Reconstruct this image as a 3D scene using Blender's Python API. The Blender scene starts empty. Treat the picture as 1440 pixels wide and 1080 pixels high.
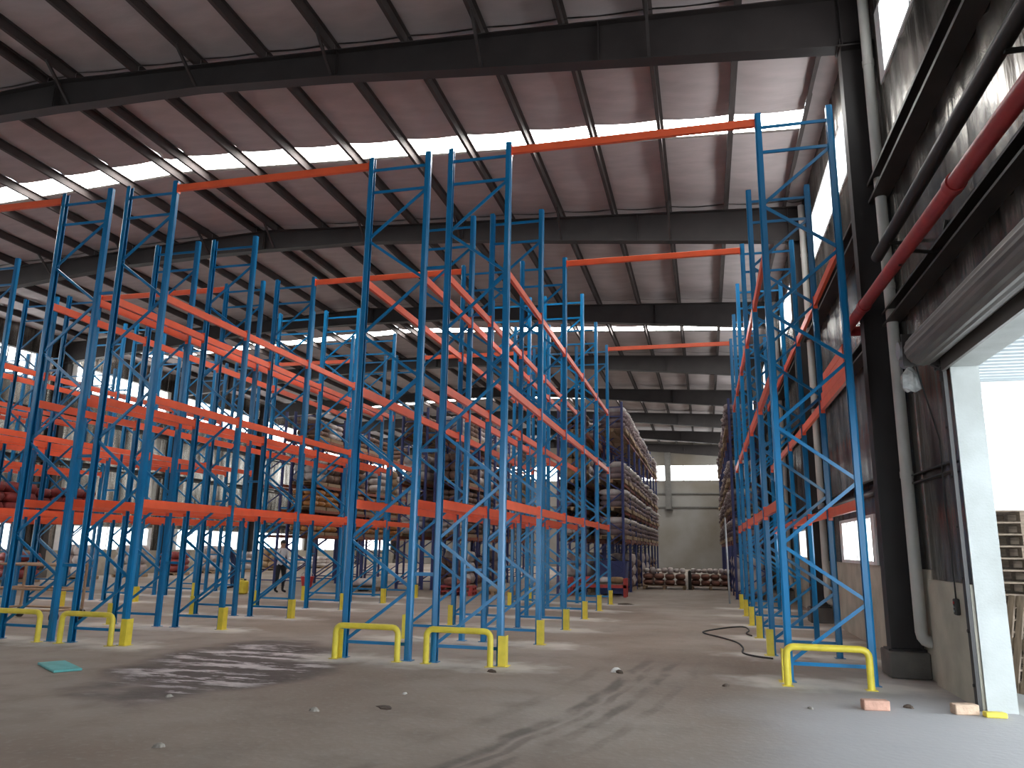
import bpy, math, random
import numpy as np
from mathutils import Vector, Matrix

SC = bpy.context.scene
COL = SC.collection
R = random.Random(7)

# ------------------------------------------------------------------ camera, light, exposure
cam_d = bpy.data.cameras.new('camera')
cam = bpy.data.objects.new('camera', cam_d)
COL.objects.link(cam)
cam_d.sensor_width = 36.0
cam_d.lens = 36.0 * 1067.17 / 1440.0
cam_d.clip_end = 400
r_ = Vector((0.97018803, 0.24185487, 0.01553716))
u_ = Vector((0.03613952, -0.20776866, 0.97751016))
f_ = Vector((-0.23964372, 0.94780716, 0.21031519))
cam.matrix_world = Matrix(((r_.x, u_.x, -f_.x, 0), (r_.y, u_.y, -f_.y, 0), (r_.z, u_.z, -f_.z, 1.6), (0, 0, 0, 1)))
SC.camera = cam

world = bpy.data.worlds.new('overcast_sky')
SC.world = world
world.use_nodes = True
wn = world.node_tree
wn.nodes['Background'].inputs[0].default_value = (0.82, 0.92, 1.0, 1)
SKY = 6.5
wn.nodes['Background'].inputs[1].default_value = SKY
SKYLIGHT = 11.0
WINDOW = 3.2
SC.view_settings.view_transform = 'Standard'
SC.view_settings.look = 'None'
SC.view_settings.gamma = 1
SC.view_settings.use_curve_mapping = False
SC.view_settings.exposure = 0.95

# ------------------------------------------------------------------ layout (metres)
H = 7.92                     # rack upright height
Y0, BAY = 10.70, 2.519       # first frame, bay length
XR = 2.8                     # inner face of right wall
XL = -28.2                   # inner face of left wall
YN, YF = -12.3, 67.7         # near and far ends of the hall
RIDGE = -13.0
BAYS = [-12.3 + 8 * i for i in range(11)]   # rafter lines: ... 3.7, 11.7, 19.7 ...
BLOCK = {'A': (-5.17, -4.17, -3.78, -2.81), 'B': (-11.36, -10.34, -9.95, -8.955)}
BLOCK['C'] = tuple(x - 6.15 for x in BLOCK['B'])
BLOCK['D'] = tuple(x - 6.15 for x in BLOCK['C'])
BLOCK['R'] = (0.974, 1.957)
ORD = ['first', 'second', 'third', 'fourth', 'fifth', 'sixth', 'seventh', 'eighth', 'ninth', 'tenth',
       'eleventh', 'twelfth', 'thirteenth', 'fourteenth', 'fifteenth', 'sixteenth']

def ztop(x):                 # top of the rafters
    return 10.42 + 0.047 * (2.4 - RIDGE) - 0.047 * abs(x - RIDGE)

# ------------------------------------------------------------------ materials
def nodes_of(m):
    nt = m.node_tree
    return nt, nt.nodes, nt.links

def mat(name, c, rough=0.6, metal=0.0, var=0.12, scale=6.0, bump=0.0, bscale=40.0, stretch=(1, 1, 1), c2=None, spec=0.5):
    """principled surface whose colour drifts between c and c2 (or a darker c) with noise"""
    m = bpy.data.materials.new(name)
    m.use_nodes = True
    nt, n, l = nodes_of(m)
    b = n['Principled BSDF']
    b.inputs['Roughness'].default_value = rough
    b.inputs['Metallic'].default_value = metal
    b.inputs['Specular IOR Level'].default_value = spec
    tc = n.new('ShaderNodeTexCoord')
    mp = n.new('ShaderNodeMapping')
    mp.inputs['Scale'].default_value = stretch
    l.new(tc.outputs['Object'], mp.inputs[0])
    nz = n.new('ShaderNodeTexNoise')
    nz.inputs['Scale'].default_value = scale
    nz.inputs['Detail'].default_value = 5
    l.new(mp.outputs[0], nz.inputs[0])
    rp = n.new('ShaderNodeValToRGB')
    rp.color_ramp.elements[0].position = 0.35
    rp.color_ramp.elements[1].position = 0.68
    d = c2 if c2 else tuple(max(0, v * (1 - var * 2)) for v in c)
    rp.color_ramp.elements[0].color = (*d, 1)
    rp.color_ramp.elements[1].color = (*c, 1)
    l.new(nz.outputs[0], rp.inputs[0])
    l.new(rp.outputs[0], b.inputs['Base Color'])
    if bump:
        nb = n.new('ShaderNodeTexNoise')
        nb.inputs['Scale'].default_value = bscale
        nb.inputs['Detail'].default_value = 4
        l.new(mp.outputs[0], nb.inputs[0])
        bp = n.new('ShaderNodeBump')
        bp.inputs['Strength'].default_value = bump
        bp.inputs['Distance'].default_value = 0.02
        l.new(nb.outputs[0], bp.inputs['Height'])
        l.new(bp.outputs[0], b.inputs['Normal'])
    return m

def emit(name, c, s):
    m = bpy.data.materials.new(name)
    m.use_nodes = True
    nt, n, l = nodes_of(m)
    b = n['Principled BSDF']
    b.inputs['Base Color'].default_value = (*c, 1)
    b.inputs['Roughness'].default_value = 0.4
    b.inputs['Emission Color'].default_value = (*c, 1)
    b.inputs['Emission Strength'].default_value = s
    return m

M = {}
M['blue'] = mat('rack_blue_paint', (0.003, 0.175, 0.40), 0.28, var=0.06, scale=3)
M['navy'] = mat('rack_navy_paint', (0.035, 0.045, 0.16), 0.45, var=0.1)
M['orange'] = mat('beam_orange_paint', (0.92, 0.135, 0.05), 0.34, var=0.06, scale=3)
M['rust'] = mat('beam_old_orange_paint', (0.36, 0.10, 0.05), 0.55, var=0.2)
M['yellow'] = mat('guard_yellow_paint', (0.80, 0.64, 0.06), 0.42, var=0.08, scale=8)
M['zinc'] = mat('zinc', (0.45, 0.46, 0.47), 0.4, metal=0.8)
M['steel'] = mat('dark_brown_steel', (0.034, 0.027, 0.026), 0.55, var=0.15, scale=2)
M['purlin'] = mat('purlin_steel', (0.060, 0.046, 0.043), 0.75, var=0.15, scale=2)
M['girt'] = mat('girt_steel', (0.045, 0.038, 0.035), 0.5, var=0.15, scale=2)
M['film'] = mat('insulation_film', (0.47, 0.415, 0.41), 0.65, var=0.07, scale=1.2, bump=0.25, bscale=5, stretch=(1, 3, 1))
M['foil'] = mat('wall_foil', (0.46, 0.44, 0.40), 0.27, metal=0.9, c2=(0.07, 0.062, 0.055), scale=1.1, bump=0.7, bscale=3.2, stretch=(1, 2.6, 0.45))
M['concrete_wall'] = mat('rendered_masonry', (0.46, 0.42, 0.34), 0.85, var=0.12, scale=2.2, bump=0.2)
M['pedestal'] = mat('pedestal_concrete', (0.16, 0.145, 0.13), 0.9, var=0.15, scale=3, bump=0.3)
M['white'] = mat('white_painted_frame', (0.78, 0.79, 0.78), 0.5, var=0.04)
M['jamb'] = mat('jamb_plaster', (0.47, 0.485, 0.47), 0.8, c2=(0.36, 0.365, 0.345), scale=1.5, bump=0.15)
M['pvc'] = mat('pvc_pipe', (0.60, 0.585, 0.54), 0.45, var=0.07, scale=2)
M['redpipe'] = mat('fire_pipe_red', (0.42, 0.035, 0.035), 0.45, var=0.1)
M['black'] = mat('black_pipe', (0.028, 0.026, 0.024), 0.5, var=0.15)
M['shutter'] = mat('shutter_slats', (0.17, 0.15, 0.135), 0.45, metal=0.3, var=0.15, scale=3, stretch=(6, 0.5, 6))
M['endwall'] = mat('end_wall_sheet', (0.25, 0.24, 0.225), 0.8, c2=(0.17, 0.145, 0.11), scale=0.3)
M['endsteel'] = mat('end_wall_steel', (0.13, 0.125, 0.115), 0.7)
M['dark_red'] = mat('dark_red_wrap', (0.32, 0.04, 0.035), 0.6, var=0.25, scale=4)
M['sack'] = mat('woven_sack', (0.62, 0.57, 0.54), 0.75, c2=(0.38, 0.31, 0.29), scale=3, bump=0.3, bscale=20)
M['brown_sack'] = mat('brown_sack', (0.22, 0.125, 0.09), 0.8, c2=(0.11, 0.065, 0.05), scale=4, bump=0.3, bscale=20)
M['red_sack'] = mat('reddish_sack', (0.30, 0.14, 0.10), 0.8, c2=(0.16, 0.07, 0.055), scale=4, bump=0.3, bscale=20)
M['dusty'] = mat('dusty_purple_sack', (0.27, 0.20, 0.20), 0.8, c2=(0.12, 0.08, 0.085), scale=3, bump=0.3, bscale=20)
M['carton'] = mat('carton', (0.34, 0.22, 0.12), 0.8, var=0.12)
M['amber'] = mat('amber_wrap', (0.52, 0.22, 0.06), 0.4, var=0.2, scale=5)
M['wood'] = mat('pallet_wood', (0.42, 0.29, 0.18), 0.85, var=0.18, scale=5, stretch=(1, 6, 6), bump=0.2)
M['pale_wood'] = mat('weathered_pallet_wood', (0.27, 0.20, 0.145), 0.85, var=0.2, scale=5, stretch=(1, 6, 6), bump=0.2)
M['brick'] = mat('fired_brick', (0.60, 0.34, 0.25), 0.9, var=0.12, scale=12, bump=0.4)
M['pale_brick'] = mat('pale_brick', (0.60, 0.42, 0.30), 0.9, var=0.12, scale=12, bump=0.4)
M['teal'] = mat('teal_board', (0.12, 0.48, 0.47), 0.5, var=0.12)
M['ground'] = mat('yard_concrete', (0.50, 0.495, 0.48), 0.9, var=0.08, scale=0.8)
M['canopy'] = mat('canopy_sheet', (0.30, 0.33, 0.345), 0.5, var=0.04)
M['plastic'] = mat('clear_plastic_bag', (0.55, 0.55, 0.53), 0.25, var=0.2, scale=9, bump=0.6, bscale=14)
M['cable'] = mat('rubber_cable', (0.035, 0.033, 0.032), 0.7)
M['paper'] = mat('white_scrap', (0.70, 0.68, 0.64), 0.8, var=0.1, scale=15)
M['leafy'] = mat('brown_scrap', (0.10, 0.07, 0.05), 0.85, var=0.2, scale=15)
M['stone'] = mat('chipped_stone', (0.42, 0.38, 0.33), 0.9, var=0.2, scale=15, bump=0.3)
M['tan'] = mat('tan_tube', (0.40, 0.25, 0.15), 0.6, var=0.1)
M['rubber'] = mat('black_rubber', (0.02, 0.02, 0.02), 0.7)
M['redplastic'] = mat('red_plastic', (0.60, 0.04, 0.04), 0.45)
M['redsteel'] = mat('red_steel', (0.50, 0.06, 0.05), 0.5, var=0.15)
M['navyplastic'] = mat('navy_plastic', (0.05, 0.06, 0.18), 0.5)
M['skin'] = mat('skin', (0.48, 0.28, 0.19), 0.55, var=0.05)
M['shirt_white'] = mat('white_shirt_cloth', (0.66, 0.66, 0.68), 0.85, var=0.05)
M['black_cloth'] = mat('black_cloth', (0.02, 0.02, 0.024), 0.9)
M['navy_cloth'] = mat('navy_cloth', (0.03, 0.05, 0.12), 0.9)
M['hair'] = mat('black_hair', (0.012, 0.011, 0.011), 0.6)
M['skylight'] = emit('milky_skylight', (1.0, 0.99, 0.96), SKYLIGHT)
M['pane'] = emit('bright_frosted_glass', (0.96, 0.99, 1.0), WINDOW)

def floor_material():
    m = bpy.data.materials.new('dusty_concrete')
    m.use_nodes = True
    nt, n, l = nodes_of(m)
    b = n['Principled BSDF']
    tc = n.new('ShaderNodeTexCoord')
    P = tc.outputs['Object']
    sep = n.new('ShaderNodeSeparateXYZ')
    l.new(P, sep.inputs[0])
    X, Y = sep.outputs[0], sep.outputs[1]
    def mth(op, a, bb=None, cc=None, clamp=False):
        k = n.new('ShaderNodeMath')
        k.operation = op
        k.use_clamp = clamp
        for i, v in enumerate((a, bb, cc)):
            if v is None: continue
            if isinstance(v, (int, float)): k.inputs[i].default_value = v
            else: l.new(v, k.inputs[i])
        return k.outputs[0]
    def noise(scale, detail=4, sx=1, sy=1, rough=0.5, off=0):
        mp = n.new('ShaderNodeMapping')
        mp.inputs['Scale'].default_value = (sx, sy, 1)
        mp.inputs['Location'].default_value = (off, off * 1.7, 0)
        l.new(P, mp.inputs[0])
        k = n.new('ShaderNodeTexNoise')
        k.inputs['Scale'].default_value = scale
        k.inputs['Detail'].default_value = detail
        k.inputs['Roughness'].default_value = rough
        l.new(mp.outputs[0], k.inputs[0])
        return k.outputs[0]
    def smooth(v, a, bb):
        k = n.new('ShaderNodeMapRange')
        k.interpolation_type = 'SMOOTHSTEP'
        k.inputs['From Min'].default_value = a
        k.inputs['From Max'].default_value = bb
        l.new(v, k.inputs['Value'])
        return k.outputs[0]
    def mix(fac, a, bb):
        k = n.new('ShaderNodeMix')
        k.data_type = 'RGBA'
        for sock, v in ((k.inputs[0], fac), (k.inputs[6], a), (k.inputs[7], bb)):
            if isinstance(v, tuple): sock.default_value = (*v, 1)
            elif isinstance(v, (int, float)): sock.default_value = v
            else: l.new(v, sock)
        return k.outputs[2]
    big = noise(0.22, 5, off=3)
    mid = noise(1.6, 6, off=9)
    fine = noise(14, 4, off=1)
    col = mix(smooth(big, 0.35, 0.65), (0.235, 0.180, 0.142), (0.345, 0.295, 0.252))
    col = mix(mth('MULTIPLY', smooth(mid, 0.45, 0.75), 0.5), col, (0.20, 0.165, 0.14))
    col = mix(mth('MULTIPLY', smooth(fine, 0.5, 0.8), 0.25), col, (0.42, 0.39, 0.35))
    # cool daylight from the door, painted into the floor colour as paler grey
    door_light = mth('ADD', mth('SUBTRACT', X, mth('MULTIPLY', mth('SUBTRACT', Y, 6.0), 0.25)), mth('MULTIPLY', mth('SUBTRACT', noise(0.5, 4, off=51), 0.5), 1.6))
    col = mix(mth('MULTIPLY', mth('MULTIPLY', smooth(door_light, -0.9, 0.9), mth('SUBTRACT', 1.0, smooth(Y, 8.5, 14.0))), 0.8), col, (0.41, 0.405, 0.41))
    # wheel tracks: two dark bands that swing from the aisle towards the camera's left
    wob = mth('MULTIPLY', mth('SUBTRACT', noise(0.9, 3, off=5), 0.5), 0.35)
    yy = mth('SUBTRACT', 11.0, Y)
    curve = mth('ADD', mth('MULTIPLY', mth('MULTIPLY', yy, yy), -0.021), mth('MULTIPLY', yy, -0.09))
    xc = mth('ADD', mth('SUBTRACT', X, mth('ADD', curve, -0.95)), wob)
    near = mth('SUBTRACT', 1.0, smooth(Y, 10.5, 13.0))
    for off, wd, amt in ((0.0, 0.09, 0.7), (0.17, 0.05, 0.5), (0.40, 0.08, 0.62), (-0.5, 0.1, 0.3), (0.75, 0.07, 0.3)):
        band = mth('SUBTRACT', 1.0, smooth(mth('ABSOLUTE', mth('SUBTRACT', xc, off)), wd * 0.4, wd * 1.3))
        brk = smooth(noise(2.2, 4, 1.0, 0.5, off=12 + off), 0.35, 0.62)
        col = mix(mth('MULTIPLY', mth('MULTIPLY', mth('MULTIPLY', band, brk), near), amt), col, (0.085, 0.07, 0.06))
    # mud spill with dark wet soil and scraped pale streaks
    dx = mth('ADD', mth('ADD', X, 6.2), mth('MULTIPLY', mth('SUBTRACT', Y, 9.6), 0.16))
    dy = mth('SUBTRACT', Y, 9.7)
    e = mth('ADD', mth('MULTIPLY', mth('MULTIPLY', dx, dx), 1 / 2.1), mth('MULTIPLY', mth('MULTIPLY', dy, dy), 1 / 7.0))
    e = mth('ADD', e, mth('MULTIPLY', mth('SUBTRACT', noise(0.9, 5, off=21), 0.5), 2.2))
    mud = mth('SUBTRACT', 1.0, smooth(e, 0.45, 1.25))
    col = mix(mth('MULTIPLY', mud, 0.85), col, (0.085, 0.066, 0.062))
    streak = smooth(noise(1.7, 8, 0.55, 2.0, 0.72, off=33), 0.50, 0.57)
    e2 = mth('ADD', e, 0.05)
    core = mth('SUBTRACT', 1.0, smooth(e2, 0.3, 1.0))
    col = mix(mth('MULTIPLY', mth('MULTIPLY', core, streak), 0.95), col, (0.64, 0.58, 0.57))
    # pale drilling dust round the feet of the uprights
    d = None
    for x in [v for k in 'ABCR' for v in BLOCK[k]]:
        a = mth('ABSOLUTE', mth('SUBTRACT', X, x))
        d = a if d is None else mth('MINIMUM', d, a)
    per = mth('MULTIPLY', mth('SUBTRACT', mth('FRACT', mth('DIVIDE', mth('SUBTRACT', Y, Y0 - BAY / 2 - 0.1), BAY)), 0.5), BAY)
    dd = mth('SQRT', mth('ADD', mth('MULTIPLY', mth('MULTIPLY', d, d), 0.45), mth('MULTIPLY', per, per)))
    dd = mth('ADD', dd, mth('MULTIPLY', mth('SUBTRACT', noise(2.6, 5, off=41), 0.5), 0.9))
    dust = mth('SUBTRACT', 1.0, smooth(dd, 0.12, 0.72))
    rng = mth('MULTIPLY', smooth(Y, 9.3, 9.8), mth('SUBTRACT', 1.0, smooth(Y, 24, 25)))
    col = mix(mth('MULTIPLY', mth('MULTIPLY', dust, rng), 0.9), col, (0.60, 0.56, 0.51))
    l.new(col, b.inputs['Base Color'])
    rr = mth('ADD', 0.62, mth('MULTIPLY', mid, 0.3))
    l.new(rr, b.inputs['Roughness'])
    b.inputs['Specular IOR Level'].default_value = 0.3
    bp = n.new('ShaderNodeBump')
    bp.inputs['Strength'].default_value = 0.35
    bp.inputs['Distance'].default_value = 0.03
    hh = mth('ADD', mth('MULTIPLY', fine, 0.4), mth('MULTIPLY', mth('MULTIPLY', mud, noise(7, 5)), 1.5))
    l.new(hh, bp.inputs['Height'])
    l.new(bp.outputs[0], b.inputs['Normal'])
    return m
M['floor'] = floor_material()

# ------------------------------------------------------------------ mesh helpers
class MB:
    """collects boxes, bars, tubes and strips, and makes ONE mesh out of them"""
    def __init__(s): s.v, s.f, s.sm = [], [], []
    def add(s, vs, fs, smooth=False):
        o = len(s.v)
        s.v += [tuple(p) for p in vs]
        s.f += [tuple(i + o for i in q) for q in fs]
        s.sm += [smooth] * len(fs)
        return s
    def box(s, a, b):
        x0, y0, z0 = a; x1, y1, z1 = b
        vs = [(x0, y0, z0), (x1, y0, z0), (x1, y1, z0), (x0, y1, z0), (x0, y0, z1), (x1, y0, z1), (x1, y1, z1), (x0, y1, z1)]
        return s.add(vs, [(0, 3, 2, 1), (4, 5, 6, 7), (0, 1, 5, 4), (1, 2, 6, 5), (2, 3, 7, 6), (3, 0, 4, 7)])
    def cbox(s, a, b, c=0.006):
        """box with chamfered edges"""
        a = Vector(a); b = Vector(b); m = (a + b) / 2; h = (b - a) / 2
        c = min(c, h.x * 0.45, h.y * 0.45, h.z * 0.45)
        vs, idx = [], {}
        for sx in (-1, 1):
            for sy in (-1, 1):
                for sz in (-1, 1):
                    for ax in range(3):
                        p = [sx * (h.x - c), sy * (h.y - c), sz * (h.z - c)]
                        p[ax] = (sx, sy, sz)[ax] * h[ax]
                        idx[sx, sy, sz, ax] = len(vs)
                        vs.append(m + Vector(p))
        fs = []
        for ax in range(3):
            o1, o2 = [k for k in range(3) if k != ax]
            for sg in (-1, 1):
                q = []
                for p1, p2 in ((-1, -1), (1, -1), (1, 1), (-1, 1)):
                    sgn = [0, 0, 0]; sgn[ax] = sg; sgn[o1] = p1; sgn[o2] = p2
                    q.append(idx[(*sgn, ax)])
                fs.append(q if (sg > 0) == (ax != 1) else q[::-1])
        for ax in range(3):
            o1, o2 = [k for k in range(3) if k != ax]
            for p1 in (-1, 1):
                for p2 in (-1, 1):
                    q = []
                    for sg, face in ((-1, o1), (1, o1), (1, o2), (-1, o2)):
                        sgn = [0, 0, 0]; sgn[ax] = sg; sgn[o1] = p1; sgn[o2] = p2
                        q.append(idx[(*sgn, face)])
                    fs.append(q)
        for sx in (-1, 1):
            for sy in (-1, 1):
                for sz in (-1, 1):
                    fs.append([idx[sx, sy, sz, k] for k in range(3)])
        return s.add(vs, fs)
    def bar(s, p, q, w, h, up=(0, 0, 1)):
        """rectangular bar from p to q, w across, h along 'up'"""
        p, q = Vector(p), Vector(q)
        d = (q - p).normalized(); up = Vector(up)
        if abs(d.dot(up)) > 0.98: up = Vector((0, 1, 0))
        a = d.cross(up).normalized(); b = a.cross(d)
        vs = []
        for c in (p, q):
            for i, j in ((-1, -1), (1, -1), (1, 1), (-1, 1)):
                vs.append(c + a * (w / 2 * i) + b * (h / 2 * j))
        return s.add(vs, [(0, 3, 2, 1), (4, 5, 6, 7), (0, 1, 5, 4), (1, 2, 6, 5), (2, 3, 7, 6), (3, 0, 4, 7)])
    def tube(s, pts, r, n=10, caps=True):
        pts = [Vector(p) for p in pts]
        rs = r if isinstance(r, (list, tuple)) else [r] * len(pts)
        vs, fs = [], []
        ref = None
        for i, p in enumerate(pts):
            d = (pts[min(i + 1, len(pts) - 1)] - pts[max(i - 1, 0)]).normalized()
            if ref is None:
                ref = Vector((0, 0, 1)) if abs(d.z) < 0.9 else Vector((1, 0, 0))
            a = (ref - d * ref.dot(d)).normalized(); ref = a
            b = d.cross(a)
            for k in range(n):
                t = 2 * math.pi * k / n
                vs.append(p + (a * math.cos(t) + b * math.sin(t)) * rs[i])
        for i in range(len(pts) - 1):
            for k in range(n):
                fs.append((i * n + k, i * n + (k + 1) % n, (i + 1) * n + (k + 1) % n, (i + 1) * n + k))
        s.add(vs, fs, True)
        if caps:
            s.add(vs[:n], [tuple(range(n))[::-1]])
            s.add(vs[-n:], [tuple(range(n))])
        return s
    def prism(s, prof, axis, a, b):
        """extrude a 2D outline (list of pairs) along axis 0/1/2 from a to b"""
        n = len(prof); vs = []
        for c in (a, b):
            for p in prof:
                q = list(p); q.insert(axis, c); vs.append(q)
        fs = [(i, (i + 1) % n, n + (i + 1) % n, n + i) for i in range(n)] + [tuple(range(n))[::-1], tuple(range(n, 2 * n))]
        return s.add(vs, fs)
    def pillow(s, c, sx, sy, sz, rnd=None, n=3, m=8, p=0.45):
        """rounded lumpy cushion (a filled sack)"""
        vs, fs = [], []
        sg = lambda v, e: math.copysign(abs(v) ** e, v)
        jit = (lambda: 1 + rnd.uniform(-0.06, 0.06)) if rnd else (lambda: 1)
        rows = 2 * n - 1
        vs.append((c[0], c[1], c[2] - sz / 2))
        for i in range(1, rows + 1):
            ph = -math.pi / 2 + math.pi * i / (rows + 1)
            for k in range(m):
                t = 2 * math.pi * (k + 0.5) / m
                j = jit()
                vs.append((c[0] + sx / 2 * sg(math.cos(ph), 0.6) * sg(math.cos(t), p) * j, c[1] + sy / 2 * sg(math.cos(ph), 0.6) * sg(math.sin(t), p) * j, c[2] + sz / 2 * sg(math.sin(ph), 0.8)))
        vs.append((c[0], c[1], c[2] + sz / 2))
        for k in range(m):
            fs.append((0, 1 + (k + 1) % m, 1 + k))
            e = len(vs) - 1; o = 1 + (rows - 1) * m
            fs.append((e, o + k, o + (k + 1) % m))
        for i in range(rows - 1):
            for k in range(m):
                o = 1 + i * m
                fs.append((o + k, o + (k + 1) % m, o + m + (k + 1) % m, o + m + k))
        return s.add(vs, fs, True)
    def mesh(s, name, m):
        me = bpy.data.meshes.new(name)
        me.from_pydata(s.v, [], s.f)
        me.polygons.foreach_set('use_smooth', s.sm)
        me.materials.append(M[m] if isinstance(m, str) else m)
        me.update()
        return me

def link(name, me, parent=None, loc=(0, 0, 0), rz=0.0, scale=None):
    o = bpy.data.objects.new(name, me)
    COL.objects.link(o)
    if parent: o.parent = parent
    o.location = loc
    if rz: o.rotation_euler = (0, 0, rz)
    if scale: o.scale = scale
    return o

def tag(o, label, cat, group=None, kind=None):
    o['label'] = label; o['category'] = cat
    if group: o['group'] = group
    if kind: o['kind'] = kind
    return o

def thing(name, label, cat, loc=(0, 0, 0), rz=0, group=None):
    return tag(link(name, None, None, loc, rz), label, cat, group)

def struct(name, me, parent=None, loc=(0, 0, 0)):
    o = link(name, me, parent, loc)
    if not parent: o['kind'] = 'structure'
    return o

def copy_tree(o, loc, rz=None, label=None, parent=None):
    c = o.copy(); COL.objects.link(c); c.parent = parent
    if loc is not None: c.location = loc
    if rz is not None: c.rotation_euler = (0, 0, rz)
    if label: c['label'] = label
    for ch in list(o.children): copy_tree(ch, None, None, None, c)
    return c


# ------------------------------------------------------------------ floor and outside ground
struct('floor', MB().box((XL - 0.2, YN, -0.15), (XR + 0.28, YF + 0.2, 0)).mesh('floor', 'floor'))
struct('ground', MB().box((XR + 0.28, -25, -0.2), (60, 75, -0.03)).mesh('ground', 'ground'))

# ------------------------------------------------------------------ ceiling: roof sheets, film panels, purlins, rafters, skylights
SKY_Y = [15.7 + 16 * i for i in range(4)]        # centres of the skylight strips
SW = 0.40                                        # half width of a strip
cuts = [YN - 0.2] + [v for y in SKY_Y for v in (y - SW, y + SW)] + [YF + 0.2]
roof = MB()
for a, b in zip(cuts[::2], cuts[1::2]):
    for x0, x1 in ((XL - 0.4, RIDGE), (RIDGE, XR + 0.5)):
        z0, z1 = ztop(x0) + 0.36, ztop(x1) + 0.36
        roof.prism([(x0, z0), (x1, z1), (x1, z1 + 0.06), (x0, z0 + 0.06)], 1, a, b)
ceiling = struct('ceiling', roof.mesh('roof_sheet', 'shutter'))

PX = [2.35 - 1.49 * i for i in range(10)]
PX = PX + [2 * RIDGE - x for x in PX]
PX = sorted(PX + [RIDGE + 0.36, RIDGE - 0.36])
PX = [x for x in PX if XL < x < XR]
def purlin_mesh(L):
    # Z section 0.2 deep
    pr = [(-0.07, 0), (0.004, 0), (0.004, 0.19), (0.07, 0.19), (0.07, 0.2), (-0.004, 0.2), (-0.004, 0.01), (-0.06, 0.01), (-0.06, 0.03), (-0.07, 0.03)]
    return MB().prism(pr, 1, 0, L).mesh('purlin', 'purlin')
pm = purlin_mesh(7.98)
for y in BAYS[:-1]:
    for x in PX:
        link('purlin', pm, ceiling, (x, y + 0.01, ztop(x) + 0.0))

film_cache = {}
def film_mesh(w, L, seams):
    key = (round(w, 2), round(L, 2), seams)
    if key in film_cache: return film_cache[key]
    rr = random.Random(len(film_cache))
    nx = 5
    ys = [0.0]
    while ys[-1] < L - 0.01: ys.append(min(L, ys[-1] + 0.42))
    vs, fs = [], []
    for j, y in enumerate(ys):
        crease = 0.045 if (seams and j % 5 == 3) else 0
        for i in range(nx + 1):
            t = i / nx
            sag = -0.05 * math.sin(math.pi * t) * (1 + 0.5 * math.sin(y * 1.7 + len(film_cache)))
            vs.append(((t - 0.5) * w, y, sag + crease + rr.uniform(-0.006, 0.006)))
    for j in range(len(ys) - 1):
        for i in range(nx):
            a = j * (nx + 1) + i
            fs.append((a, a + nx + 1, a + nx + 2, a + 1))
    film_cache[key] = MB().add(vs, fs, True).mesh('film_panel', 'film')
    return film_cache[key]
sky_cache = {}
for i in range(len(PX) + 1):
    x0 = PX[i - 1] + 0.02 if i else XL
    x1 = PX[i] - 0.02 if i < len(PX) else XR
    w = x1 - x0
    xm = (x0 + x1) / 2
    sl = (ztop(x1) - ztop(x0)) / w
    for y in BAYS[:-1]:
        segs = [(y + 0.02, y + 7.98)]
        for s in SKY_Y:
            if y < s < y + 8: segs = [(y + 0.02, s - SW), (s + SW, y + 7.98)]
        for a, b in segs:
            o = link('ceiling_panel', film_mesh(w, b - a, True), ceiling, (xm, a, ztop(xm) + 0.21))
            o.rotation_euler = (0, -math.atan(sl), 0)
    for s in SKY_Y:
        key = round(w, 2)
        if i in (0, len(PX)):      # solid strip along the eaves
            o = link('ceiling_panel', film_mesh(w, 2 * SW, False), ceiling, (xm, s - SW, ztop(xm) + 0.21))
            o.rotation_euler = (0, -math.atan(sl), 0)
            continue
        if key not in sky_cache:
            sky_cache[key] = MB().box((-w / 2, -SW, 0.0), (w / 2, SW, 0.02)).mesh('skylight_panel', 'skylight')
        o = link('skylight_panel', sky_cache[key], ceiling, (xm, s, ztop(xm) + 0.24))
        o.rotation_euler = (0, -math.atan(sl), 0)

def rafter_bottom(x):
    d = abs(x - RIDGE)
    pts = [(0, 10.5), (4.0, 10.46), (5.9, 10.32), (8.4, 10.08), (10.9, 9.86), (14.85, 9.52), (16, 9.42)]
    for (a, za), (b, zb) in zip(pts, pts[1:]):
        if a <= d <= b: return za + (zb - za) * (d - a) / (b - a)
    return 9.42
def rafter_mesh():
    xs = [XL + 0.06, XL + 0.4, -25, -23.3, -20.8, -18.3, -15, RIDGE, -9.5, -6.5, -4, -1.5, 0.4, 2.4, 2.74]
    mb = MB()
    for x0, x1 in zip(xs, xs[1:]):
        t0, t1, b0, b1 = ztop(x0), ztop(x1), rafter_bottom(x0), rafter_bottom(x1)
        q = lambda y0, y1, za0, za1, zb0, zb1: mb.add([(x0, y0, za0), (x1, y0, za1), (x1, y1, za1), (x0, y1, za0), (x0, y0, zb0), (x1, y0, zb1), (x1, y1, zb1), (x0, y1, zb0)],
              [(0, 3, 2, 1), (4, 5, 6, 7), (0, 1, 5, 4), (1, 2, 6, 5), (2, 3, 7, 6), (3, 0, 4, 7)])
        q(-0.125, 0.125, b0, b1, b0 + 0.02, b1 + 0.02)
        q(-0.125, 0.125, t0 - 0.02, t1 - 0.02, t0, t1)
        q(-0.006, 0.006, b0, b1, t0, t1)
    for x in (-25, -20.8, RIDGE - 0.02, RIDGE + 0.02, -6.5, -1.5, 2.4):
        mb.box((x - 0.008, -0.12, rafter_bottom(x)), (x + 0.008, 0.12, ztop(x)))
    return mb.mesh('rafter', 'steel')
rm = rafter_mesh()
for y in BAYS: link('rafter', rm, ceiling, (0, y, 0))
for y in (11.7, 19.7):
    for i, x in enumerate(PX):
        if i % 2 == 0 and -22 < x < 2:
            link('fly_brace', MB().bar((x, y - 0.05, rafter_bottom(x) + 0.05), (x, y - 0.75, ztop(x) + 0.02), 0.05, 0.05).mesh('fly_brace', 'steel'), ceiling)

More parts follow.
